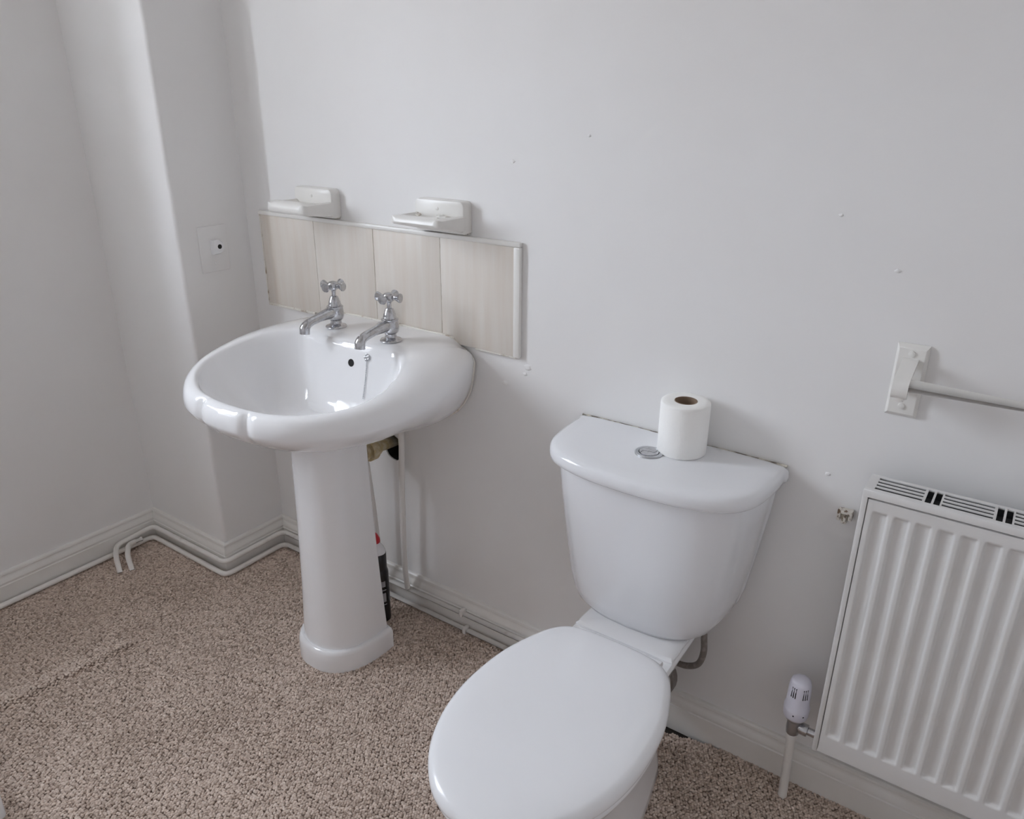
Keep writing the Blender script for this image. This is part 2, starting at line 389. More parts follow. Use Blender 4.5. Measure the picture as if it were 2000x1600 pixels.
#        outer            inner            crest  pedestal-top
CT = [((0, -.002),      (0, -.172),      .830, (0, -.06)),
      ((.12, -.002),    (.085, -.168),   .830, (.05, -.04)),
      ((.22, -.002),    (.150, -.160),   .829, (.09, -.012)),
      ((.258, -.003),   (.188, -.180),   .826, (.118, -.004)),
      ((.293, -.08),    (.226, -.225),   .819, (.110, -.10)),
      ((.318, -.17),    (.248, -.275),   .808, (.098, -.16)),
      ((.325, -.25),    (.253, -.325),   .796, (.090, -.22)),
      ((.306, -.345),   (.240, -.378),   .784, (.084, -.26)),
      ((.255, -.428),   (.203, -.428),   .775, (.072, -.295)),
      ((.175, -.492),   (.142, -.467),   .770, (.052, -.318)),
      ((.090, -.520),   (.075, -.487),   .768, (.027, -.332)),
      ((0, -.530),      (0, -.493),      .768, (0, -.336))]
PER = 12
hO = catmull([(*c[0], 0) for c in CT], PER); hI = catmull([(*c[1], 0) for c in CT], PER)
hZ = catmull([(c[2], 0, 0) for c in CT], PER); hT = catmull([(*c[3], 0) for c in CT], PER)
for i, p in enumerate(hO): p.y = min(p.y, -0.002)
full = lambda h: h + [Vector((-p.x, p.y, p.z)) for p in h[-2:0:-1]]
O, I, T = full(hO), full(hI), full(hT); ZZ = [p.x for p in hZ]; ZZ = ZZ + ZZ[-2:0:-1]
NB = len(O); CC = Vector((0, -.330, 0))
def notch(i):
    if O[i].y > -0.38: return 0.0
    return math.exp(-((abs(O[i].x)-0.078)/0.012)**2)
rings = []
KIN = [0.04, 0.15, 0.3, 0.45, 0.57, 0.66, 0.74, 0.81, 0.87, 0.92, 0.96, 0.985]
for k in KIN:
    u = 1-k
    rings.append([(XB+(CC+(I[i]-CC)*k).x, (CC+(I[i]-CC)*k).y, ZZ[i]-0.014-((ZZ[i]-0.014-0.640)*(1-(1-u)**(2.8+3.2*sstep(-.33, -.20, I[i].y))))) for i in range(NB)])
def rim(s, dz, nk=0.0):
    ring = []
    for i in range(NB):
        p = I[i]+(O[i]-I[i])*s; d = (O[i]-CC); d.normalize()
        p = p - d*(0.010*nk*notch(i))
        fr = max(sstep(-.01, -.09, O[i].y), sstep(.19, .255, abs(O[i].x)))
        ring.append((XB+p.x, min(p.y, -0.0096), ZZ[i]-dz*(fr if s > .3 else 1)-0.004*nk*notch(i)))
    return ring
rings += [rim(0.0, 0.0095), rim(0.07, 0.0040), rim(0.16, 0.001), rim(0.28, 0.0, .2), rim(0.45, 0.0005, .4), rim(0.62, 0.003, .7), rim(0.78, 0.0085, .9), rim(0.90, 0.0165, 1), rim(0.97, 0.027, 1), rim(1.0, 0.042, 1)]
for s_ in [0.012, 0.035, 0.07, 0.12, 0.19, 0.28, 0.4, 0.53, 0.66, 0.78, 0.89, 1.0]:
    ring = []
    for i in range(NB):
        wf = sstep(-.03, -.30, O[i].y); n_ = 2.0 - 0.5*wf; zb_ = .605+.024*wf; dr = (1-(1-s_)**n_)**(1/n_)
        fr = max(sstep(-.01, -.09, O[i].y), sstep(.19, .255, abs(O[i].x)))
        p = O[i]+(T[i]-O[i])*s_; d = (O[i]-CC).normalized(); p = p - d*(0.010*notch(i)*(1-s_)); zt = ZZ[i]-0.042*fr-0.004*notch(i)
        ring.append((XB+p.x, min(p.y, -0.002), zt-(zt-zb_)*dr))
    rings.append(ring)
bm = bmesh.new(); bm_loft(bm, rings)
bm.normal_update()
bt = BVHTree.FromBMesh(bm)
bowl = finish('basin', bm, 'ceramic', basin, angle=60)
def on_bowl(x, z):
    l, nn, _, _ = bt.ray_cast(Vector((x, -0.30, z)), Vector((0, 1, 0)))
    nn = nn if nn.y < 0 else -nn
    return l, nn
l, nn = on_bowl(0.502, 0.776)
bm = bmesh.new()
bm_lathe(bm, [(0.0115, -0.004), (0.0115, 0.0003), (0.0105, 0.0006), (0.0095, 0.0), (0.009, -0.004)], l, nn, 24)
finish('overflow_rim', bm, 'ceramic', bowl)
lathe('overflow_hole', 'black', bowl, [(0.0092, -0.002), (0.0092, 0.0004)], l, nn, 24)
bm = bmesh.new()
path = [(XB+0.255, -0.006, 0.60+0.01), ]
path = [(XB+p[0], -0.010+.0045*(p[1]<.8), p[1]) for p in ((0.14, 0.603), (0.19, 0.628), (0.225, 0.662), (0.248, 0.705), (0.259, 0.755), (0.2585, 0.782), (0.245, 0.797), (0.225, 0.809), (0.205, 0.822), (0.18, 0.8295), (0.0, 0.831), (-0.16, 0.8305), (-0.235, 0.829))]
path = catmull(path, 8)
bm_tube(bm, path, 0.004, 8, rfun=lambda k: 0.0030+0.0016*noise.noise(Vector((k*30, 0, 0))))
finish('sealant_bead', bm, 'sealant', basin)
# pedestal
def ped(hw, yf, yr, z):
    h = [(0, yr), (hw*.6, yr), (hw*.97, yr), (hw, yr-0.012), (hw*.99, yr-(yr-yf)*.35), (hw*.88, yr-(yr-yf)*.66), (hw*.62, yr-(yr-yf)*.88), (hw*.3, yr-(yr-yf)*.98), (0, yf)]
    return [(XB+0.004+p.x, p.y, z) for p in full(catmull([(*q, 0) for q in h], 4))]
bm = bmesh.new()
bm_loft(bm, [ped(.088, -.332, -.205, .650), ped(.086, -.334, -.205, .58), ped(.088, -.338, -.202, .4), ped(.093, -.344, -.197, .22), ped(.100, -.352, -.192, .07), ped(.102, -.354, -.192, .05)])
pd = finish('pedestal', bm, 'ceramic', basin, angle=50)
bm = bmesh.new()
bm_loft(bm, [ped(.103, -.355, -.19, .062), ped(.106, -.359, -.188, .0625), ped(.1105, -.364, -.186, .058), ped(.113, -.367, -.185, .050), ped(.1135, -.368, -.185, .03), ped(.1135, -.368, -.185, .000)])
finish('plinth', bm, 'ceramic', pd, angle=60)

# ------------------------------------------------------------------ taps
def tap(x, y, z, rz, label):
    t = thing('basin_tap', (x, y, z), label, 'tap', 'chrome basin taps')
    o = (x, y, z)
    lathe('base_flange', 'chrome', t, [(.0255, 0.0004), (.0262, .002), (.0245, .0045), (.019, .0065), (.0140, .010), (.0130, .016), (.0140, .020)], o)
    lathe('body', 'chrome', t, [(.0140, .018), (.0180, .021), (.0203, .027), (.0206, .036), (.0196, .046), (.0190, .049), (.0202, .0505), (.0202, .053), (.0175, .0545)], o)
    lathe('bonnet', 'chrome', t, [(.0165, .053), (.0155, .058), (.0143, .061), (.0143, .0635), (.0130, .066), (.0120, .071), (.0108, .073), (.0098, .076), (.0088, .0775), (.006, .078)], o, seg=24)
    lathe('stem', 'chrome', t, [(.0055, .075), (.0052, .088), (.0065, .093), (.008, .095)], o, seg=20)
    bm = bmesh.new(); bm_lathe(bm, [(.0075, .093), (.0125, .096), (.0135, .102), (.0130, .109), (.0105, .1125), (.004, .1145)], o, seg=24)
    hub = finish('handle', bm, 'chrome', t)
    for k in range(4):
        a = rz + k*PI/2; d = Vector((math.cos(a), math.sin(a), 0.0))
        lathe('spoke', 'chrome', hub, [(.0058, .008), (.0048, .0135), (.0062, .019), (.0096, .0255), (.0112, .029), (.0104, .031), (.005, .0318)], Vector(o)+Vector((0, 0, .1035)), d, 20)
    # spout
    pth = catmull([(x, y-0.008, z+.0395), (x, y-.035, z+.037), (x, y-.062, z+.033), (x, y-.084, z+.0285), (x, y-.097, z+.020), (x, y-.100, z+.005)], 6)
    tube('spout', 'chrome', t, pth, 0.01, seg=20, rfun=lambda k: .0148-.0042*sstep(0, .4, k)+.0016*sstep(.6, .85, k))
    return t
tap(0.388, -0.112, 0.8298, 0.16, 'left chrome cross-head basin tap, the one nearer the column')
tap(0.578, -0.118, 0.8296, 0.25, 'right chrome cross-head basin tap, the one nearer the toilet')
# plug chain
l, nn = on_bowl(0.552, 0.797)
ch = thing('plug_chain', l, 'thin metal bead chain hanging inside the basin beside the overflow hole', 'chain')
bm = bmesh.new(); bm_lathe(bm, [(.0085, -.002), (.0085, .001), (.006, .003), (.003, .004)], l, nn, 20)
for k in range(5):
    a = 2*PI*k/5; x_, y_, _ = frame(nn); c = l+(x_*math.cos(a)+y_*math.sin(a))*.0062+nn*.002
    bm_lathe(bm, [(.001, -.002), (.0036, 0), (.0036, .001), (.001, .003)], c, nn, 10)
finish('chain_stay', bm, 'steel', ch)
bm = bmesh.new(); zc = l.z-0.004; prev = None
while zc > 0.700:
    p, n2 = on_bowl(0.552, zc); p = p + n2*0.0022
    ok = True
    bmesh.ops.create_icosphere(bm, subdivisions=1, radius=0.0017, matrix=Matrix.Translation(p))
    zc -= 0.0036
finish('chain_beads', bm, 'steel', ch)

# ------------------------------------------------------------------ soap dishes
def soap(x0, x1, dep, label, flakes):
    t = thing('soap_dish', ((x0+x1)/2, 0, 1.0745), label, 'soap dish', 'painted soap dishes')
    # back plate, rounded upper corners
    prof = []
    R_ = 0.012; zt = 1.147; zb = 1.0765
    for a in range(0, 91, 15): prof.append((x1-R_+R_*math.cos(math.radians(90-a)), zt-R_+R_*math.sin(math.radians(90-a))))
    prof += [(x1, zb+.003), (x1-.003, zb), (x0+.003, zb), (x0, zb+.003)]
    for a in range(0, 91, 15): prof.append((x0+R_-R_*math.cos(math.radians(a)), zt-R_+R_*math.sin(math.radians(a))))
    cx, cz = (x0+x1)/2, (zt+zb)/2
    def ring(y, s): return [(cx+(x-cx)*s, y, cz+(z-cz)*s) for x, z in prof]
    bm = bmesh.new(); bm_loft(bm, [ring(-0.0005, 1), ring(-0.024, 1), ring(-0.028, .975), ring(-0.029, .94)])
    finish('back_plate', bm, 'gloss', t)
    # tray: rounded front lip, dished top
    dl = 0.0 if flakes else .007; y1 = -0.078; k_ = (dep-.034)/(.078-.034); bm = bmesh.new(); rings = []
    sec = [(-0.020, 1.084), (-0.034, 1.082), (-0.052, 1.0895-dl*.6), (-0.068, 1.096-dl), (-0.075, 1.099-dl), (y1, 1.105-dl*.8), (y1+.001, 1.1125+dl*.2), (-0.073, 1.1175+dl*.4), (-0.068, 1.1185+dl*.4), (-0.060, 1.1135), (-0.050, 1.1085), (-0.040, 1.107), (-0.032, 1.109), (-0.020, 1.112)]
    for x, s, dz in ((x0-.001, .86, 0), (x0+.003, .96, 0), (x0+.010, 1, .001), (x0+.018, 1, 0), (x1-.018, 1, 0), (x1-.010, 1, .001), (x1-.003, .96, 0), (x1+.001, .86, 0)):
        edge = x < x0+.012 or x > x1-.012
        rings.append([(x, -0.045+((y if y > -.034 else -.034+(y+.034)*k_)+0.045)*s, (1.1+((1.1165 if (edge and z > 1.1055) else z)-1.1)*s)) for y, z in sec])
    bm_loft(bm, rings); tray = finish('tray', bm, 'gloss', t, angle=50)
    box('gap_shadow_bead', 'grime_and_shade', t, x0+.004, x1-.004, -0.010, -0.0005, 1.0738, 1.0767)  # dark bead, shade of the gap under the dish put into its colour
    if flakes:
        rg = random.Random(3)
        for k in range(9):
            fx = x0+.02+rg.random()*(x1-x0-.03); fy = -0.036-rg.random()*.066
            bm = bmesh.new(); c = Vector((fx, fy, 1.1145+rg.random()*.002)); nv = rg.randint(5, 7)
            top = [c+Vector(((.006+.007*rg.random())*math.cos(2*PI*i/nv), (.003+.004*rg.random())*math.sin(2*PI*i/nv), .0035*rg.random())) for i in range(nv)]
            bm_loft(bm, [[p-Vector((0, 0, .0012)) for p in top], top]); finish('paint_flake', bm, 'stub' if k % 3 == 0 else 'gloss', tray, smooth=False)
    for sx_ in ((x0+x1)/2-.004,):
        lathe('screw', 'gloss', t, [(.0045, 0), (.0045, .0012), (.003, .002)], (sx_, -0.0285, 1.128), (0, -1, 0), 16)
soap(0.176, 0.314, .120, 'cleaner white painted soap dish on the left end of the tiles', False)
soap(0.588, 0.730, .114, 'white painted soap dish with flaking paint, right of the taps', True)

# ------------------------------------------------------------------ blanking plate on the column
t = thing('cable_outlet', (XC, -0.118, 0.913), 'painted-over wall plate with small white hooded cable outlet on the column', 'wall plate')
box('plate', 'wall', t, XC-0.001, XC+0.005, -0.162, -0.076, 0.913, 1.036, bev=0.002)
bm = bmesh.new()
pr = [(-0.129, 0.999), (-0.129, 0.961)] + [(-0.115+0.019*math.sin(math.radians(a)), 0.980-0.019*math.cos(math.radians(a))) for a in range(0, 181, 15)]
bm_loft(bm, [[(XC+0.004, y, z) for y, z in pr], [(XC+0.017, y, z) for y, z in pr], [(XC+0.020, -.113+(y+.113)*.9, .98+(z-.98)*.9) for y, z in pr]])
nb = finish('outlet_hood', bm, 'plastic', t)
lathe('outlet_hole', 'black', nb, [(.0062, -.001), (.0062, .0006)], (XC+0.020, -0.111, 0.981), (1, 0, 0), 20)
lathe('screw', 'wall', t, [(.004, 0), (.004, .0012), (.0025, .002)], (XC+0.005, -0.119, 0.936), (1, 0, 0), 14)

# ------------------------------------------------------------------ toilet
XT, XS = 1.256, 1.285
toilet = thing('toilet', (1.27, -0.36, 0), 'white close-coupled toilet with closed lid and dual-flush cistern', 'toilet')
def outl(h, xc, z, s=1.0, cy=0.0, per=5):
    return [(xc+p.x*s, cy+(p.y-cy)*s, z) for p in full(catmull([(*q, 0) for q in h], per))]
def cist(hw, d, z, y0=-0.006):
    h = [(0, y0), (hw*.5, y0), (hw*.97, y0), (hw, y0-.02), (hw*.985, y0-d*.40), (hw*.93, y0-d*.66), (hw*.76, y0-d*.86), (hw*.42, y0-d*.97), (0, y0-d)]
    return outl(h, XT, z)
bm = bmesh.new()
bm_loft(bm, [cist(.080, .130, .3500), cist(.118, .160, .3512), cist(.140, .174, .3575), cist(.156, .182, .372), cist(.167, .187, .395), cist(.176, .190, .43), cist(.190, .196, .52), cist(.203, .202, .62), cist(.209, .206, .685), cist(.205, .20, .69)])
finish('cistern', bm, 'cistern', toilet, angle=50)
bm = bmesh.new()
bm_loft(bm, [cist(.205, .205, .6845), cist(.2215, .2215, .6855), cist(.2245, .2250, .689), cist(.2255, .2265, .697), cist(.2245, .2255, .707), cist(.2215, .2225, .7125), cist(.214, .215, .7155), cist(.19, .19, .7168), cist(.1, .15, .7172, )])
lid = finish('cistern_lid', bm, 'cistern', toilet, angle=50)
fb = (1.2415, -0.1055, .7168)
lathe('flush_button', 'steel', lid, [(.0275, -.001), (.0275, .002), (.0262, .0034), (.0205, .0036), (.0198, .0020)], fb, seg=40)
flush = [o for o in bpy.data.objects if o.name.startswith('flush_button')][0]
# two buttons split by a curve
def sc(k): return (-0.0185+0.037*k, 0.0065*math.sin(2*PI*k))
cv = [sc(i/16) for i in range(17)]
ca, sa = math.cos(0.9), math.sin(0.9)
for side in (1, -1):
    arc = [(0.0187*math.cos(a), side*0.0187*math.sin(a)) for a in [PI*i/16 for i in range(17)]]
    lp = [(x, y+side*0.0007) for x, y in cv] + arc[1:-1]
    lp = [(fb[0]+x*ca-y*sa, fb[1]+x*sa+y*ca) for x, y in lp]
    b2 = bmesh.new(); bm_loft(b2, [[(x, y, fb[2]+.0015) for x, y in lp], [(x, y, fb[2]+.0040) for x, y in lp]])
    # place as sibling part of the lid
    finish('button_half', b2, 'chrome', lid, smooth=False)
b2 = bmesh.new(); bm_lathe(b2, [(.0199, -.001), (.0199, .0022)], fb, seg=32); finish('button_recess', b2, 'dark', lid)
# seat lid, seat, bowl
LD = [(0, -.2790), (.055, -.2805), (.098, -.289), (.128, -.315), (.150, -.362), (.168, -.42), (.1755, -.485), (.174, -.55), (.160, -.615), (.130, -.678), (.085, -.727), (.042, -.750), (0, -.7565)]
LD = [(x*.968, y) for x, y in LD]
cy = -.50
def sl(s, z, dy=0.0): return outl(LD, XS, z, s, cy, 6)
bm = bmesh.new()
bm_loft(bm, [sl(.955, .3815), sl(.985, .3825), sl(.998, .386), sl(1.0, .391), sl(.995, .397), sl(.98, .4025), sl(.955, .4062), sl(.92, .4085), sl(.80, .4105), sl(.6, .4115), sl(.3, .412), sl(.06, .412)])
finish('seat_lid', bm, 'plastic', toilet, angle=60)
bm = bmesh.new()
bm_loft(bm, [sl(.94, .3635), sl(.965, .3645), sl(.975, .369), sl(.975, .375), sl(.965, .379), sl(.94, .3805)])
finish('seat', bm, 'plastic', toilet, angle=60)
for s in (-1, 1):
    bm = bmesh.new(); bm_lathe(bm, [(.009, -.018), (.0095, -.016), (.0095, .016), (.009, .018)], (XS+s*.07, -.272, .380), (1, 0, 0), 16)
    bm_box(bm, XS+s*.07-.008, XS+s*.07+.008, -.279, -.265, .3615, .38, bev=.002); finish('seat_hinge', bm, 'plastic', toilet)
def bw(hw, yf, yb, z, xc=1.28):
    L_ = yb-yf
    h = [(0, yb), (hw*.4, yb), (hw*.60, yb-L_*.02), (hw*.74, yb-L_*.12), (hw*.92, yb-L_*.32), (hw, yb-L_*.52), (hw*.90, yb-L_*.75), (hw*.60, yb-L_*.92), (hw*.28, yb-L_*.985), (0, yf)]
    return outl(h, xc, z)
bm = bmesh.new()
bm_loft(bm, [bw(.098, -.600, -.14, .000), bw(.100, -.604, -.135, .004), bw(.096, -.598, -.135, .02), bw(.080, -.565, -.13, .06), bw(.076, -.56, -.13, .13), bw(.088, -.59, -.14, .20), bw(.116, -.645, -.16, .26), bw(.146, -.700, -.20, .31), bw(.156, -.728, -.25, .335), bw(.158, -.735, -.27, .352), bw(.154, -.731, -.275, .3605), bw(.142, -.715, -.285, .3625)])
bowl2 = finish('bowl', bm, 'ceramic', toilet, angle=60)
def shf(hw, hb, yf, yb, z):
    h = [(0, yb), (hb*.6, yb), (hb*.97, yb), (hb, yb-.01), (hb+(hw-hb)*.5, (yf+yb)/2), (hw, yf+.012), (hw*.96, yf), (hw*.5, yf), (0, yf)]
    return outl(h, 1.2675, z)
bm = bmesh.new()
bm_loft(bm, [shf(.085, .07, -.26, -.03, .25), shf(.100, .095, -.29, -.03, .31), shf(.110, .106, -.305, -.03, .335), shf(.1115, .108, -.308, -.03, .345), shf(.108, .105, -.305, -.03, .3495)])
finish('cistern_shelf', bm, 'ceramic', toilet, angle=50)
bm = bmesh.new()
bm_loft(bm, [shf(.106, .104, -.222, -.04, .3485), shf(.106, .104, -.222, -.04, .3535), shf(.102, .10, -.217, -.05, .3565)])
finish('shelf_step', bm, 'ceramic', toilet, angle=50)
# soil outlet and sealant along lid
lathe('soil_outlet', 'rubber', toilet, [(.055, 0), (.055, .09), (.060, .092), (.060, .115)], (1.268, -.165, .17), (0, 1, -0.05), 28)
bm = bmesh.new()
bm_tube(bm, [(XT-.222+.444*i/40, -.003, .7150+.001*noise.noise(Vector((i*.7, 0, 0)))) for i in range(41)], .0028, 6, rfun=lambda k: .0026+.0016*noise.noise(Vector((k*40, 3, 0))))
finish('sealant_line', bm, 'grime_and_shade', toilet)
# water supply hose
t = thing('supply_hose', (1.381, -.06, .21), 'dirty grey water supply hose curving under the cistern', 'hose')
tube('hose', 'rubber', t, catmull([(1.377, -.07, .375), (1.381, -.068, .32), (1.384, -.068, .28), (1.375, -.066, .245), (1.352, -.063, .226), (1.325, -.058, .218), (1.295, -.05, .216), (1.265, -.03, .217), (1.25, -.004, .218)], 7), .0068, seg=14)
lathe('tail_nut', 'rubber', t, [(.011, 0), (.011, .018), (.009, .02)], (1.379, -.069, .335), (0, 0, 1), 6, angle=20)
# toilet roll
TR = (1.288, -.058, .7172)
t = thing('toilet_roll', TR, 'white toilet roll standing on the cistern lid', 'toilet roll')
bm = bmesh.new()
pf = [(.0215, .104), (.0222, .1052), (.036, .1056), (.0450, .105), (.0466, .1035), (.0472, .10), (.0474, .05), (.0472, .003), (.0462, .001), (.0450, .0005), (.0222, .0005), (.0215, .002), (.0215, .104)]
bm_lathe(bm, pf, TR, seg=64, cap0=False, cap1=False); bmesh.ops.remove_doubles(bm, verts=bm.verts, dist=1e-5)
a0 = 2.45
pl = finish('paper', bm, 'paper', t)
bm = bmesh.new(); bm_lathe(bm, [(.0205, .0008), (.0216, .0008), (.0216, .1056), (.0205, .1056), (.0205, .0008)], TR, seg=40, cap0=False, cap1=False); bmesh.ops.remove_doubles(bm, verts=bm.verts, dist=1e-5)
finish('cardboard_core', bm, 'card', t)

# ------------------------------------------------------------------ radiator
RX0, RX1, RZ0, RZ1, RYF, RYB = 1.6285, 2.43, 0.197, 0.762, -0.112, -0.044
rad = thing('radiator', (2.03, -.078, RZ0), 'white fluted panel radiator with slotted top grille below the towel rail', 'radiator')
# front panel heightfield with recessed flutes
px0, px1, pz0, pz1 = RX0+.0105, RX1-.0105, RZ0+.004, RZ1-.0165
PIT = 0.03245; FC = 1.6605
def flute(x, z):
    k = round((x-FC)/PIT); 
    if k < 0 or FC+k*PIT > px1-.02: return 0.0
    d = abs(x-(FC+k*PIT)); a = sstep(.0130, .0082, d)
    zz = sstep(.2405, .2475, z)*sstep(.7265, .7195, z)
    return a*zz
xs = [px0]; x = px0
k0 = 0
while True:
    c = FC+k0*PIT
    if c > px1-.02: break
    for d in (-.0150, -.0131, -.0118, -.0106, -.0094, -.0081, 0, .0081, .0094, .0106, .0118, .0131, .0150): xs.append(c+d)
    k0 += 1
xs.append(px1); xs = sorted(v for v in set(round(v, 5) for v in xs) if px0 <= v <= px1)
zs = [pz0, .225, .239, .241, .243, .2455, .248, .252, .35, .45, .55, .65, .714, .719, .7215, .724, .7265, .729, pz1]
bm = bmesh.new()
G = [[bm.verts.new((x, RYF+.0065*flute(x, z), z)) for z in zs] for x in xs]
for i in range(len(xs)-1):
    for j in range(len(zs)-1): bm.faces.new((G[i][j], G[i+1][j], G[i+1][j+1], G[i][j+1]))
# folded edges
for L in ([G[i][0] for i in range(len(xs))], [G[i][-1] for i in range(len(xs))], G[0], G[-1]):
    bk = [bm.verts.new((v.co.x, RYF+.011, v.co.z)) for v in L]
    for i in range(len(L)-1): bm.faces.new((L[i], L[i+1], bk[i+1], bk[i]))
finish('front_panel', bm, 'rad', rad, angle=50)
box('back_panel', 'rad', rad, RX0+.012, RX1-.012, RYB-.012, RYB-.002, RZ0+.004, RZ1-.03, bev=.003)
for xa in (RX0, RX1-.009):
    bm = bmesh.new(); bm_box(bm, xa, xa+.009, RYF-.001, RYB, RZ0, RZ1-.004, bev=.0018); finish('side_panel', bm, 'rad', rad)
for z in (RZ0+.03, RZ1-.06):
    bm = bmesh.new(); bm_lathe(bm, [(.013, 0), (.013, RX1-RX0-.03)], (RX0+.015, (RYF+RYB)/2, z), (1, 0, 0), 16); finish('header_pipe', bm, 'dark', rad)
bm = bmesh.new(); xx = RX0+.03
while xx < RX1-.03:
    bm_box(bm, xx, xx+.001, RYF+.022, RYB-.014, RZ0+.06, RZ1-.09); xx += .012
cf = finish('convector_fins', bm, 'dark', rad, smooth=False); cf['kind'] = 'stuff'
box('slot_shade_sheet', 'dark', rad, RX0+.012, RX1-.012, RYF+.0115, RYB-.0125, RZ1-.0165, RZ1-.0140)  # near-black sheet added so the grille slots look shaded
box('slot_shade_back', 'dark', rad, RX0+.010, RX1-.010, RYB-.0100, RYB-.0015, RZ1-.0290, RZ1-.0045)  # added dark strip, stands in for the shade behind the slots
# top grille: rails, long slots in fours, then pairs of short cross slots
ZT0, ZT1 = RZ1-.006, RZ1
bm = bmesh.new()
bm_box(bm, RX0, RX1, RYF-.0015, RYF+.0095, ZT0-.0075, ZT1, bev=.0018)      # front lip
bm_box(bm, RX0, RX1, RYB-.0085, RYB, ZT1-.004, ZT1, bev=.0012)            # back lip
ys0, ys1 = RYF+.0085, RYB-.0075
edges = [(RX0, RX0+.0145)]
gx = RX0+.0145; PG = 0.0985
grp = []
while gx < RX1-.03:
    grp.append((gx, min(gx+.0705, RX1-.014)))
    edges.append((gx+.0705, gx+.0745)); edges.append((gx+.0835, gx+.0868)); edges.append((gx+.0958, gx+PG))
    gx += PG
for a, c in edges:
    if a < RX1-.004: bm_box(bm, a, min(c, RX1-.002), ys0-.001, ys1+.001, ZT1-.0022, ZT1-.0003)
bm_box(bm, RX1-.014, RX1, ys0-.001, ys1+.001, ZT1-.0022, ZT1-.0003)
grille = finish('top_grille', bm, 'rad', rad, angle=40)
for a, c in grp:
    nbar = 4; dy = (ys1-ys0)/nbar
    for k in range(nbar+1):
        yc = ys0+dy*k; hw = .0031 if 0 < k < nbar else .0024
        lo_, hi_ = max(ys0-.001, yc-hw), min(ys1+.001, yc+hw)
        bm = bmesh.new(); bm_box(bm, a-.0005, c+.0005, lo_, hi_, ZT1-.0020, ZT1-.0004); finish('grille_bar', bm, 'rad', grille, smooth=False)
for xx in (1.80, 2.30):
    box('wall_bracket', 'rad', rad, xx, xx+.03, RYB-.003, -.0005, .30, .70)
# thermostatic valve on its pipe
VX, VY = 1.581, -.064
v = thing('radiator_valve', (VX, VY, 0), 'white thermostatic radiator valve on a painted pipe beside the radiator', 'radiator valve')
lathe('supply_pipe', 'pipe', v, [(.0092, -.006), (.0090, .02), (.0088, .08), (.0090, .158), (.0112, .160), (.0118, .172), (.0095, .175)], (VX+.003, VY+.004, 0), (-.02, -.02, 1), 16)
bdy = lathe('valve_body', 'steel', v, [(.010, .172), (.0125, .175), (.0135, .19), (.0125, .205), (.018, .212), (.018, .2165), (.014, .218)], (VX, VY, 0), seg=24)
lathe('union_nut', 'chrome', bdy, [(.008, .004), (.0085, .012), (.0115, .0125), (.0122, .016), (.0122, .026), (.0115, .028), (.008, .029), (.008, .055)], (VX, VY, .193), (1, 0, -.02), 24)
hd = lathe('thermostat_head', 'trv', v, [(.0150, .2155), (.0215, .2175), (.0235, .223), (.0245, .238), (.0248, .2430), (.0222, .2480), (.0216, .262), (.0212, .286), (.0203, .298), (.0178, .306), (.0120, .3090), (.004, .3095)], (VX, VY, 0), seg=40, angle=60)
for az in (-2.08, -1.88, -1.68, -.98, -.78, -.58):
    c, s = math.cos(az), math.sin(az); r0 = .0202
    p0, p1 = Vector((VX+c*r0, VY+s*r0, .297)), Vector((VX+c*.0213, VY+s*.0213, .274))
    bm = bmesh.new(); bm_tube(bm, [p0, (p0+p1)/2, p1], .0011, 6); finish('vent_slot', bm, 'dark', hd)
for az in (-1.55, -.75):
    lathe('setting_dot', 'dark', hd, [(.0016, -.001), (.0016, .0004)], (VX+math.cos(az)*.0243, VY+math.sin(az)*.0243, .234), (math.cos(az), math.sin(az), 0), 10)

# ------------------------------------------------------------------ towel rail
tr_ = thing('towel_rail', (1.646, 0, .86), 'white painted towel rail on square wall brackets above the radiator', 'towel rail')
def bracket(xc):
    bm = bmesh.new()
    def rg(hw, z0, z1, y): return [(xc-hw, y, z0), (xc+hw, y, z0), (xc+hw, y, z1), (xc-hw, y, z1)]
    bm_loft(bm, [rg(.0245, .860, .986, -.0005), rg(.0245, .860, .986, -.003), rg(.0205, .866, .980, -.010), rg(.0195, .867, .979, -.0105)])
    pl = finish('wall_plate', bm, 'gloss', tr_, angle=20)
    # curved strap arm that comes out and wraps the bar
    path = catmull([(xc, -.008, .961), (xc, -.022, .957), (xc, -.040, .950), (xc, -.058, .9445), (xc, -.071, .937), (xc, -.0755, .927), (xc, -.0725, .918), (xc, -.066, .914)], 6)
    bm = bmesh.new(); rings = []
    for i, p in enumerate(path):
        d = (path[min(i+1, len(path)-1)]-path[max(i-1, 0)]).normalized(); nrm = Vector((0, -d.z, d.y)); k = i/(len(path)-1)
        hw = .0118; th = .0033
        rings.append([p+Vector((s*hw, 0, 0))+nrm*(q*th) for s, q in ((-1, -1), (1, -1), (1, 1), (-1, 1))])
    bm_loft(bm, rings)
    bm_box(bm, xc-.0085, xc+.0085, -.070, -.009, .905, .922, bev=.004); bm_box(bm, xc-.0095, xc+.0095, -.072, -.050, .915, .942, bev=.004)
    finish('arm', bm, 'gloss', tr_, angle=35)
    for z in (.971, .880):
        lathe('screw', 'gloss', pl, [(.0055, 0), (.005, .0025), (.002, .0035)], (xc, -.0102, z), (0, -1, 0), 14)
bracket(1.6465); bracket(2.36)
tube('bar', 'gloss', tr_, [(1.650, -.062, .9335), (2.36, -.062, .9335)], .0108, seg=20)

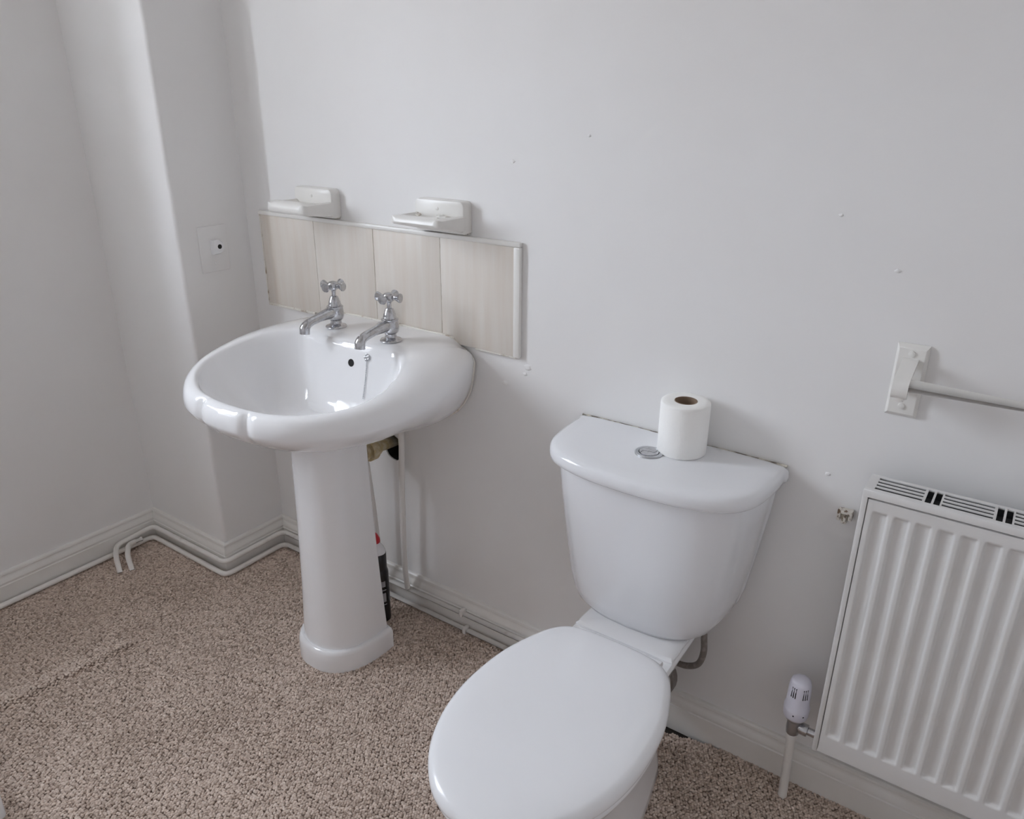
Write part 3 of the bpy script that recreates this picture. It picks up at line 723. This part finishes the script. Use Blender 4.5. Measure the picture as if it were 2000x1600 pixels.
# ------------------------------------------------------------------ broken wall stub
t = thing('broken_fixing', (1.593, 0, .65), 'small broken chipped fixing stub left in the wall beside the radiator', 'wall fixing')
bm = bmesh.new()
for a in ((1.580, 1.586, .640, .662), (1.586, 1.603, .656, .663), (1.600, 1.606, .645, .664), (1.588, 1.598, .637, .642), (1.592, 1.596, .640, .652)):
    bm_box(bm, a[0], a[1], -.011-random.random()*.006, -.0005, a[2], a[3], bev=.0012)
finish('stub_shell', bm, 'stub', t)
box('stub_cavity', 'grime_and_shade', t, 1.584, 1.602, -.004, -.0004, .640, .660)

# ------------------------------------------------------------------ pipes
rp = .0078
def run(name, label, path, fil, clips=()):
    t = thing(name, path[0], label, 'pipe', 'white painted pipes along the skirting')
    tube('pipe_run', 'pipe', t, path, rp, fil=fil, seg=14)
    for c in clips:
        x, y, z = c
        bm = bmesh.new(); bm_box(bm, x-.006, x+.006, y-.0105, y+.012, z-.0105, z+.0105, bev=.004); finish('pipe_clip', bm, 'pipe', t)
    return t
so = .0265
zu, zl = .058, .0125
run('heating_pipe', 'upper white painted pipe following the skirting round the column',
    [(1.12, -so, zu), (XC+so, -so, zu-.006), (XC+so, YC-so, zu-.008), (XL+so+.002, YC-so, zu-.012), (XL+so+.004, -.375, .037), (XL+.095, -.412, .036), (XL+.128, -.424, .000)], .024,
    ((.70, -so, zu),))
run('heating_pipe', 'lower white painted pipe lying on the carpet along the skirting',
    [(1.12, -so-.006, zl), (XC+so+.008, -so-.006, zl), (XC+so+.008, YC-so-.008, zl), (XL+so+.006, YC-so-.008, zl), (XL+so+.006, -1.010, zl)], .025,
    ((.715, -so-.006, zl), (.36, -so-.006, zl)))
run('heating_pipe', 'short white painted pipe elbow dropping into the carpet by the left wall',
    [(XL+so+.020, -.300, .030), (XL+so+.020, -.345, .032), (XL+.112, -.385, .034), (XL+.146, -.395, .000)], .022)
def riser(label, path, fil):
    t = thing('water_pipe', path[-1], label, 'pipe', 'white painted pipes under the basin')
    tube('pipe_run', 'pipe', t, path, .0078, fil=fil, seg=14); return t
v1 = riser('white painted riser pipe right of the pedestal under the basin', [(.524, -.055, .628), (.522, -.042, .54), (.512, -.040, .40), (.505, -.038, .20), (.503, -.036, .11), (.503, -.030, .060)], .05)
v2 = riser('white painted riser pipe half hidden behind the pedestal', [(.402, -.075, .640), (.402, -.060, .46), (.408, -.050, .30), (.412, -.040, .10), (.412, -.032, .020)], .05)
lathe('compression_nut', 'brass', v2, [(.0125, 0), (.0125, .014)], (.402, -.063, .455), (0, 0, 1), 6, angle=20)
# waste
wst = thing('basin_waste', (.44, -.08, .44), 'dirty brass and plastic waste fitting running into the wall hole under the basin', 'waste pipe')
A, B = Vector((.452, -.195, .508)), Vector((.432, .05, .480)); D = (B-A).normalized()
lathe('waste_pipe', 'brass', wst, [(.0145, 0), (.0145, (B-A).length)], A, D, 24)
for s_, r_, w_ in ((.055, .026, .022), (.083, .022, .014), (.104, .028, .024), (.136, .020, .010)):
    lathe('waste_nut', 'brass', wst, [(r_-.003, 0), (r_, .002), (r_, w_-.002), (r_-.003, w_)], A+D*s_, D, 16, angle=25)
lathe('trap_bottle', 'brass', wst, [(.014, -.05), (.022, -.045), (.024, 0), (.024, .05), (.020, .055)], (.462, -.175, .505), (0, 0, 1), 20)

# ------------------------------------------------------------------ cleaner bottle behind the pedestal
BT = (.474, -.118, 0.001)
t = thing('cleaner_bottle', BT, 'black cleaner bottle with white shoulder and red cap behind the pedestal', 'bottle')
def ell(prof, sq=1.0, seg=32):
    bm = bmesh.new(); bm_loft(bm, [[(BT[0]+r*math.cos(2*PI*i/seg), BT[1]+r*sq*math.sin(2*PI*i/seg), BT[2]+h) for i in range(seg)] for r, h in prof]); return bm
bd = finish('bottle_body', ell([(.030, 0), (.0345, .003), (.036, .01), (.036, .150), (.0355, .158), (.033, .165), (.0325, .172), (.0325, .214), (.031, .217)], .8), 'bottle', t)
finish('shoulder', ell([(.0315, .2165), (.0305, .222), (.027, .230), (.020, .238), (.013, .243), (.012, .246)], .8), 'plastic', t)
finish('cap', ell([(.016, .2455), (.0165, .248), (.016, .256), (.010, .268), (.004, .274)], .9), 'red', t)
for z0, z1, a0, a1 in ((.118, .136, -.9, -.15), (.106, .109, -.9, -.1), (.070, .098, -.85, -.15), (.060, .0625, -.9, -.1)):
    bm = bmesh.new(); rings = []
    for z in (z0, z1): rings.append([(BT[0]+.0363*math.cos(a0+(a1-a0)*i/8), BT[1]+.8*.0363*math.sin(a0+(a1-a0)*i/8), BT[2]+z) for i in range(9)])
    bm_loft(bm, rings, False, False, closed=False); finish('label_print', bm, 'print', bd)

# ------------------------------------------------------------------ shower tray (only its corner shows)
bx0, bx1, by0, by1, bz = XL+.018, .318, YF+.004, -1.022, .17
bt_ = thing('shower_tray', ((bx0+bx1)/2, (by0+by1)/2, 0), 'white raised tray corner at the bottom left on the carpet', 'shower tray')
def rr_(x0, x1, y0, y1, r, z, n=6):
    o = []
    for cx, cy_, a0 in ((x1-r, y1-r, 0), (x0+r, y1-r, 90), (x0+r, y0+r, 180), (x1-r, y0+r, 270)):
        for i in range(n+1):
            a = math.radians(a0+90*i/n); o.append((cx+r*math.cos(a), cy_+r*math.sin(a), z))
    return o
bm = bmesh.new()
bm_loft(bm, [rr_(bx0, bx1, by0, by1, .012, 0.003), rr_(bx0, bx1, by0, by1, .012, bz-.006), rr_(bx0+.005, bx1-.005, by0+.005, by1-.005, .012, bz), rr_(bx0+.055, bx1-.055, by0+.055, by1-.055, .05, bz),
             rr_(bx0+.065, bx1-.065, by0+.065, by1-.065, .05, bz-.015), rr_(bx0+.09, bx1-.09, by0+.09, by1-.09, .06, bz-.06), rr_(bx0+.30, bx1-.30, by0+.30, by1-.30, .03, bz-.075)])
finish('tray_basin', bm, 'acrylic', bt_, angle=50)
lathe('drain', 'chrome', bt_, [(.04, -.002), (.04, .002), (.03, .004)], ((bx0+bx1)/2, (by0+by1)/2, bz-.075), seg=24)
